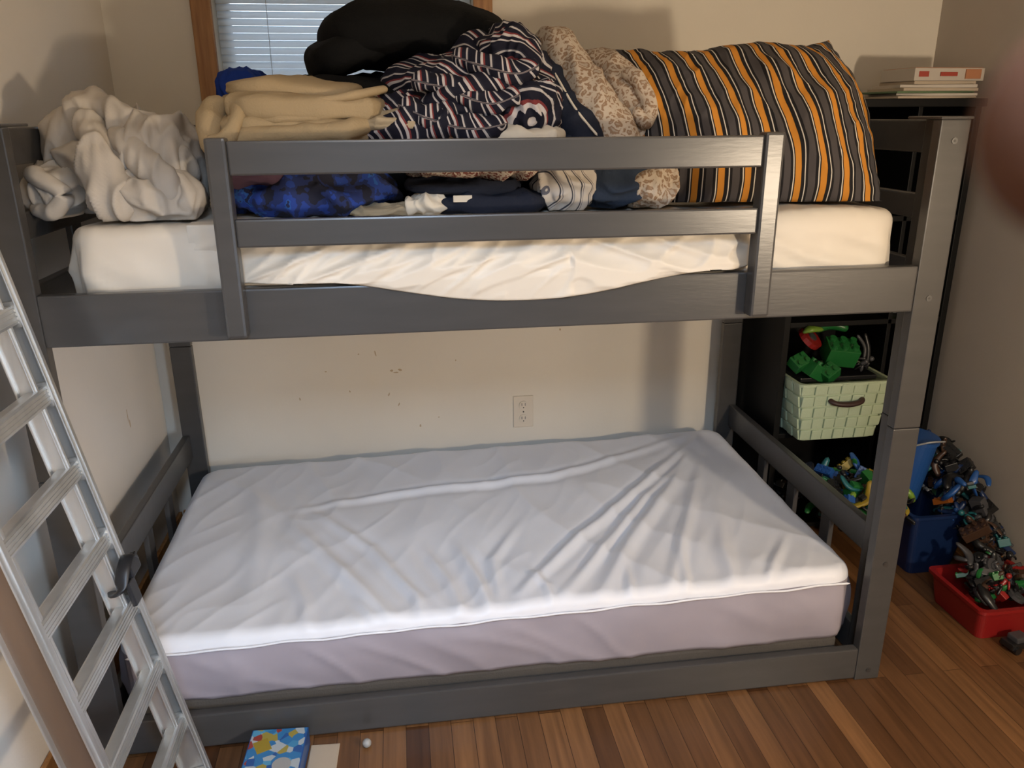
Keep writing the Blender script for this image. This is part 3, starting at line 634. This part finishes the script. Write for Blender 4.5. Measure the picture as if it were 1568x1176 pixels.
mb.cyl((2.450,.60,.235),(2.460,.58,.45),.050,0,32,r2=.064); mb.cyl((2.460,.58,.445),(2.461,.579,.458),.068,0,32)
mb.tube([(2.40,.53,.44),(2.44,.49,.47),(2.51,.51,.46)],[.003]*3,1,n=20,m=8); mb.done()
mb=MB("red_toy_bin",[T['red']]); bin_(mb,2.40,2.675,.10,.34,.001,.105,.014,0); mb.done()
mb=MB("toy_pile",TM)
scatter(mb,(2.44,2.64,.14,.31),lambda x,y:.17,90,['black','black','grey','black','brown','red','green','grey','black'],.035,.075)
scatter(mb,(2.55,2.66,.35,.72),lambda x,y:.18+.22*min(1,max(0,(y-.3)/.3)),150,['black','black','dblue','grey','black','black','teal','brown','black'],.04,.085)
scatter(mb,(2.53,2.62,.42,.68),lambda x,y:.36,16,['teal','green','blue','orange','white'],.04,.065)
scatter(mb,(2.12,2.36,.42,.66),lambda x,y:.34,110,['black','black','yellow','green','teal','blue','brown','black','lime'],.04,.08)
mb.done()
mb=MB("toy_car",TM); car(mb,(2.50,.06,.022),.09,TI['black'],(0,0,.15)); mb.done()
M_pic,nt,b=newmat("printed_picture"); b.inputs["Roughness"].default_value=.35
tc=N(nt,"ShaderNodeTexCoord"); v=N(nt,"ShaderNodeTexVoronoi"); v.inputs["Scale"].default_value=48; nt.links.new(tc.outputs["Object"],v.inputs["Vector"])
r=ramp(nt,[(0,(.03,.16,.36)),(.22,(.08,.28,.45)),(.38,(.36,.40,.42)),(.52,(.02,.08,.26)),(.62,(.30,.24,.05)),(.70,(.25,.04,.03)),(.76,(.05,.22,.40)),(.88,(.36,.40,.42))],'CONSTANT')
sp_=N(nt,"ShaderNodeSeparateColor"); nt.links.new(v.outputs["Color"],sp_.inputs[0]); nt.links.new(sp_.outputs[0],r.inputs[0]); nt.links.new(r.outputs[0],b.inputs["Base Color"])
mb=MB("toy_set_box",[M_pic,T['blue'],T['white'],T['yellow']]); mb.box((.365,-.20,.001),(.500,-.015,.052),1,.002,rot=(0,0,-.06)); mb.box((.368,-.197,.0515),(.497,-.018,.053),0,0,rot=(0,0,-.06)); mb.box((.368,-.208,.004),(.490,-.2045,.05),0,0,rot=(0,0,-.06))
mb.cyl((.455,-.135,.0525),(.455,-.135,.0537),.022,2,24); mb.box((.385,-.09,.0525),(.42,-.05,.0537),3,0,rot=(0,0,.4)); mb.done()
mb=MB("folded_paper",[M_paper]); mb.box((.505,-.17,.0005),(.575,-.03,.003),0,.0005,rot=(0,0,-.05)); mb.box((.508,-.165,.003),(.573,-.035,.005),0,.0005,rot=(0,0,-.02)); mb.done()
mb=MB("white_ball",[T['white'],T['grey']]); mb.sphere((.645,-.05,.0115),.011,0); mb.cyl((.645,-.05,.0),(.645,-.05,.002),.004,1,12); mb.done()

# ------------------------------------------------------------------ camera
yaw,pit,rol=.1379,.3252,-.0072; CP=Vector((.7877,-1.6673,1.4754))
f=Vector((math.sin(yaw)*math.cos(pit),math.cos(yaw)*math.cos(pit),-math.sin(pit))); ri=Vector((math.cos(yaw),-math.sin(yaw),0)); u0=ri.cross(f)
rr=ri*math.cos(rol)+u0*math.sin(rol); uu=-ri*math.sin(rol)+u0*math.cos(rol)
cam=bpy.data.cameras.new("camera"); co=bpy.data.objects.new("camera",cam); bpy.context.collection.objects.link(co)
cam.sensor_width=36; cam.lens=36*1223.15/1568; cam.clip_start=.005; cam.clip_end=50
co.matrix_world=Matrix(((rr.x,uu.x,-f.x,CP.x),(rr.y,uu.y,-f.y,CP.y),(rr.z,uu.z,-f.z,CP.z),(0,0,0,1)))
cam.dof.use_dof=True; cam.dof.focus_distance=2.1; cam.dof.aperture_fstop=11
scene.camera=co

# ------------------------------------------------------------------ hand of the person taking the photo (index fingertip near the lens)
def hp(x,y,d): return CP+rr*x+uu*y+f*d
mb=MB("human_hand",[M_skin])
def fing(pts,rad): mb.tube([hp(*p) for p in pts],rad,0,n=40,m=20,up=tuple(f))
fing([(.0348,.0175,.058),(.056,.020,.058),(.080,.018,.050),(.108,.004,.032),(.125,-.015,.018)],[.0086,.0090,.0092,.0100,.0110])
fing([(.072,-.018,.012),(.082,-.012,.020),(.098,-.008,.024),(.118,-.014,.014),(.130,-.030,.006)],[.0075,.0085,.0090,.0100,.0115])
fing([(.074,-.040,.008),(.084,-.034,.016),(.100,-.030,.018),(.120,-.034,.008),(.132,-.045,.0)],[.0072,.0082,.0088,.0098,.011])
fing([(.080,-.060,.002),(.090,-.054,.009),(.104,-.050,.010),(.122,-.054,.002),(.134,-.062,-.006)],[.0065,.0072,.0078,.0088,.0105])
fing([(.070,.012,-.030),(.088,.008,-.036),(.108,-.008,-.036),(.126,-.034,-.026),(.138,-.06,-.018)],[.0085,.0100,.0105,.0130,.015])
mb.tube([hp(.126,-.012,.010),hp(.136,-.04,.0),hp(.148,-.078,-.014),hp(.162,-.115,-.026),hp(.20,-.19,-.05),hp(.25,-.29,-.09)],[.014,.022,.026,.022,.027,.034],0,n=50,m=28,up=tuple(rr))
mb.tube([hp(.134,-.024,-.004),hp(.142,-.052,-.012),hp(.150,-.082,-.018)],[.014,.022,.024],0,n=24,m=20,up=tuple(rr))
ho=mb.done(); rm=ho.modifiers.new("r",'REMESH'); rm.mode='VOXEL'; rm.voxel_size=.0016; rm.use_smooth_shade=True
sm_=ho.modifiers.new("s",'SMOOTH'); sm_.factor=.5; sm_.iterations=3

# ------------------------------------------------------------------ lights
def light(name,typ,loc,e,col,size=None,aim=None,size_y=None,spread=None):
    l=bpy.data.lights.new(name,typ); l.energy=e; l.color=col; o=bpy.data.objects.new(name,l); bpy.context.collection.objects.link(o); o.location=loc
    if typ=='AREA':
        l.shape='RECTANGLE'; l.size=size; l.size_y=size_y or size
        o.rotation_euler=(Vector(aim)-Vector(loc)).to_track_quat('-Z','Y').to_euler()
        if spread: l.spread=math.radians(spread)
    else: l.shadow_soft_size=size
    return o
light("lamp_light",'POINT',(2.38,-1.75,1.18),95,(1,.81,.59),.06)
light("ceiling_light",'AREA',(.9,-1.5,2.40),9,(1,.83,.63),.5,(.9,-1.4,0))
light("window_daylight_front",'AREA',(.55,-3.0,1.15),4,(.72,.84,1),1.0,(.6,0,.5),1.2)
light("mattress_cool_fill",'AREA',(.75,-2.0,2.10),5.5,(.52,.72,1),.30,(.95,.20,.30),.4,60)  # added fill, set high to cool the lower mattress; no real window here
light("left_wall_cool_fill",'AREA',(1.7,-2.4,.9),3.0,(.55,.74,1),.3,(-.07,-.30,.50),.6,45)  # added cool fill aimed at the low left wall and ladder; no actual door
light("daylight_behind_blind",'AREA',(.66,1.75,1.85),12,(.78,.89,1),1.0,(.66,1.1,1.8),1.0)
w=bpy.data.worlds.new("w"); scene.world=w; w.use_nodes=True; w.node_tree.nodes["Background"].inputs[0].default_value=(.70,.72,.76,1); w.node_tree.nodes["Background"].inputs[1].default_value=.24
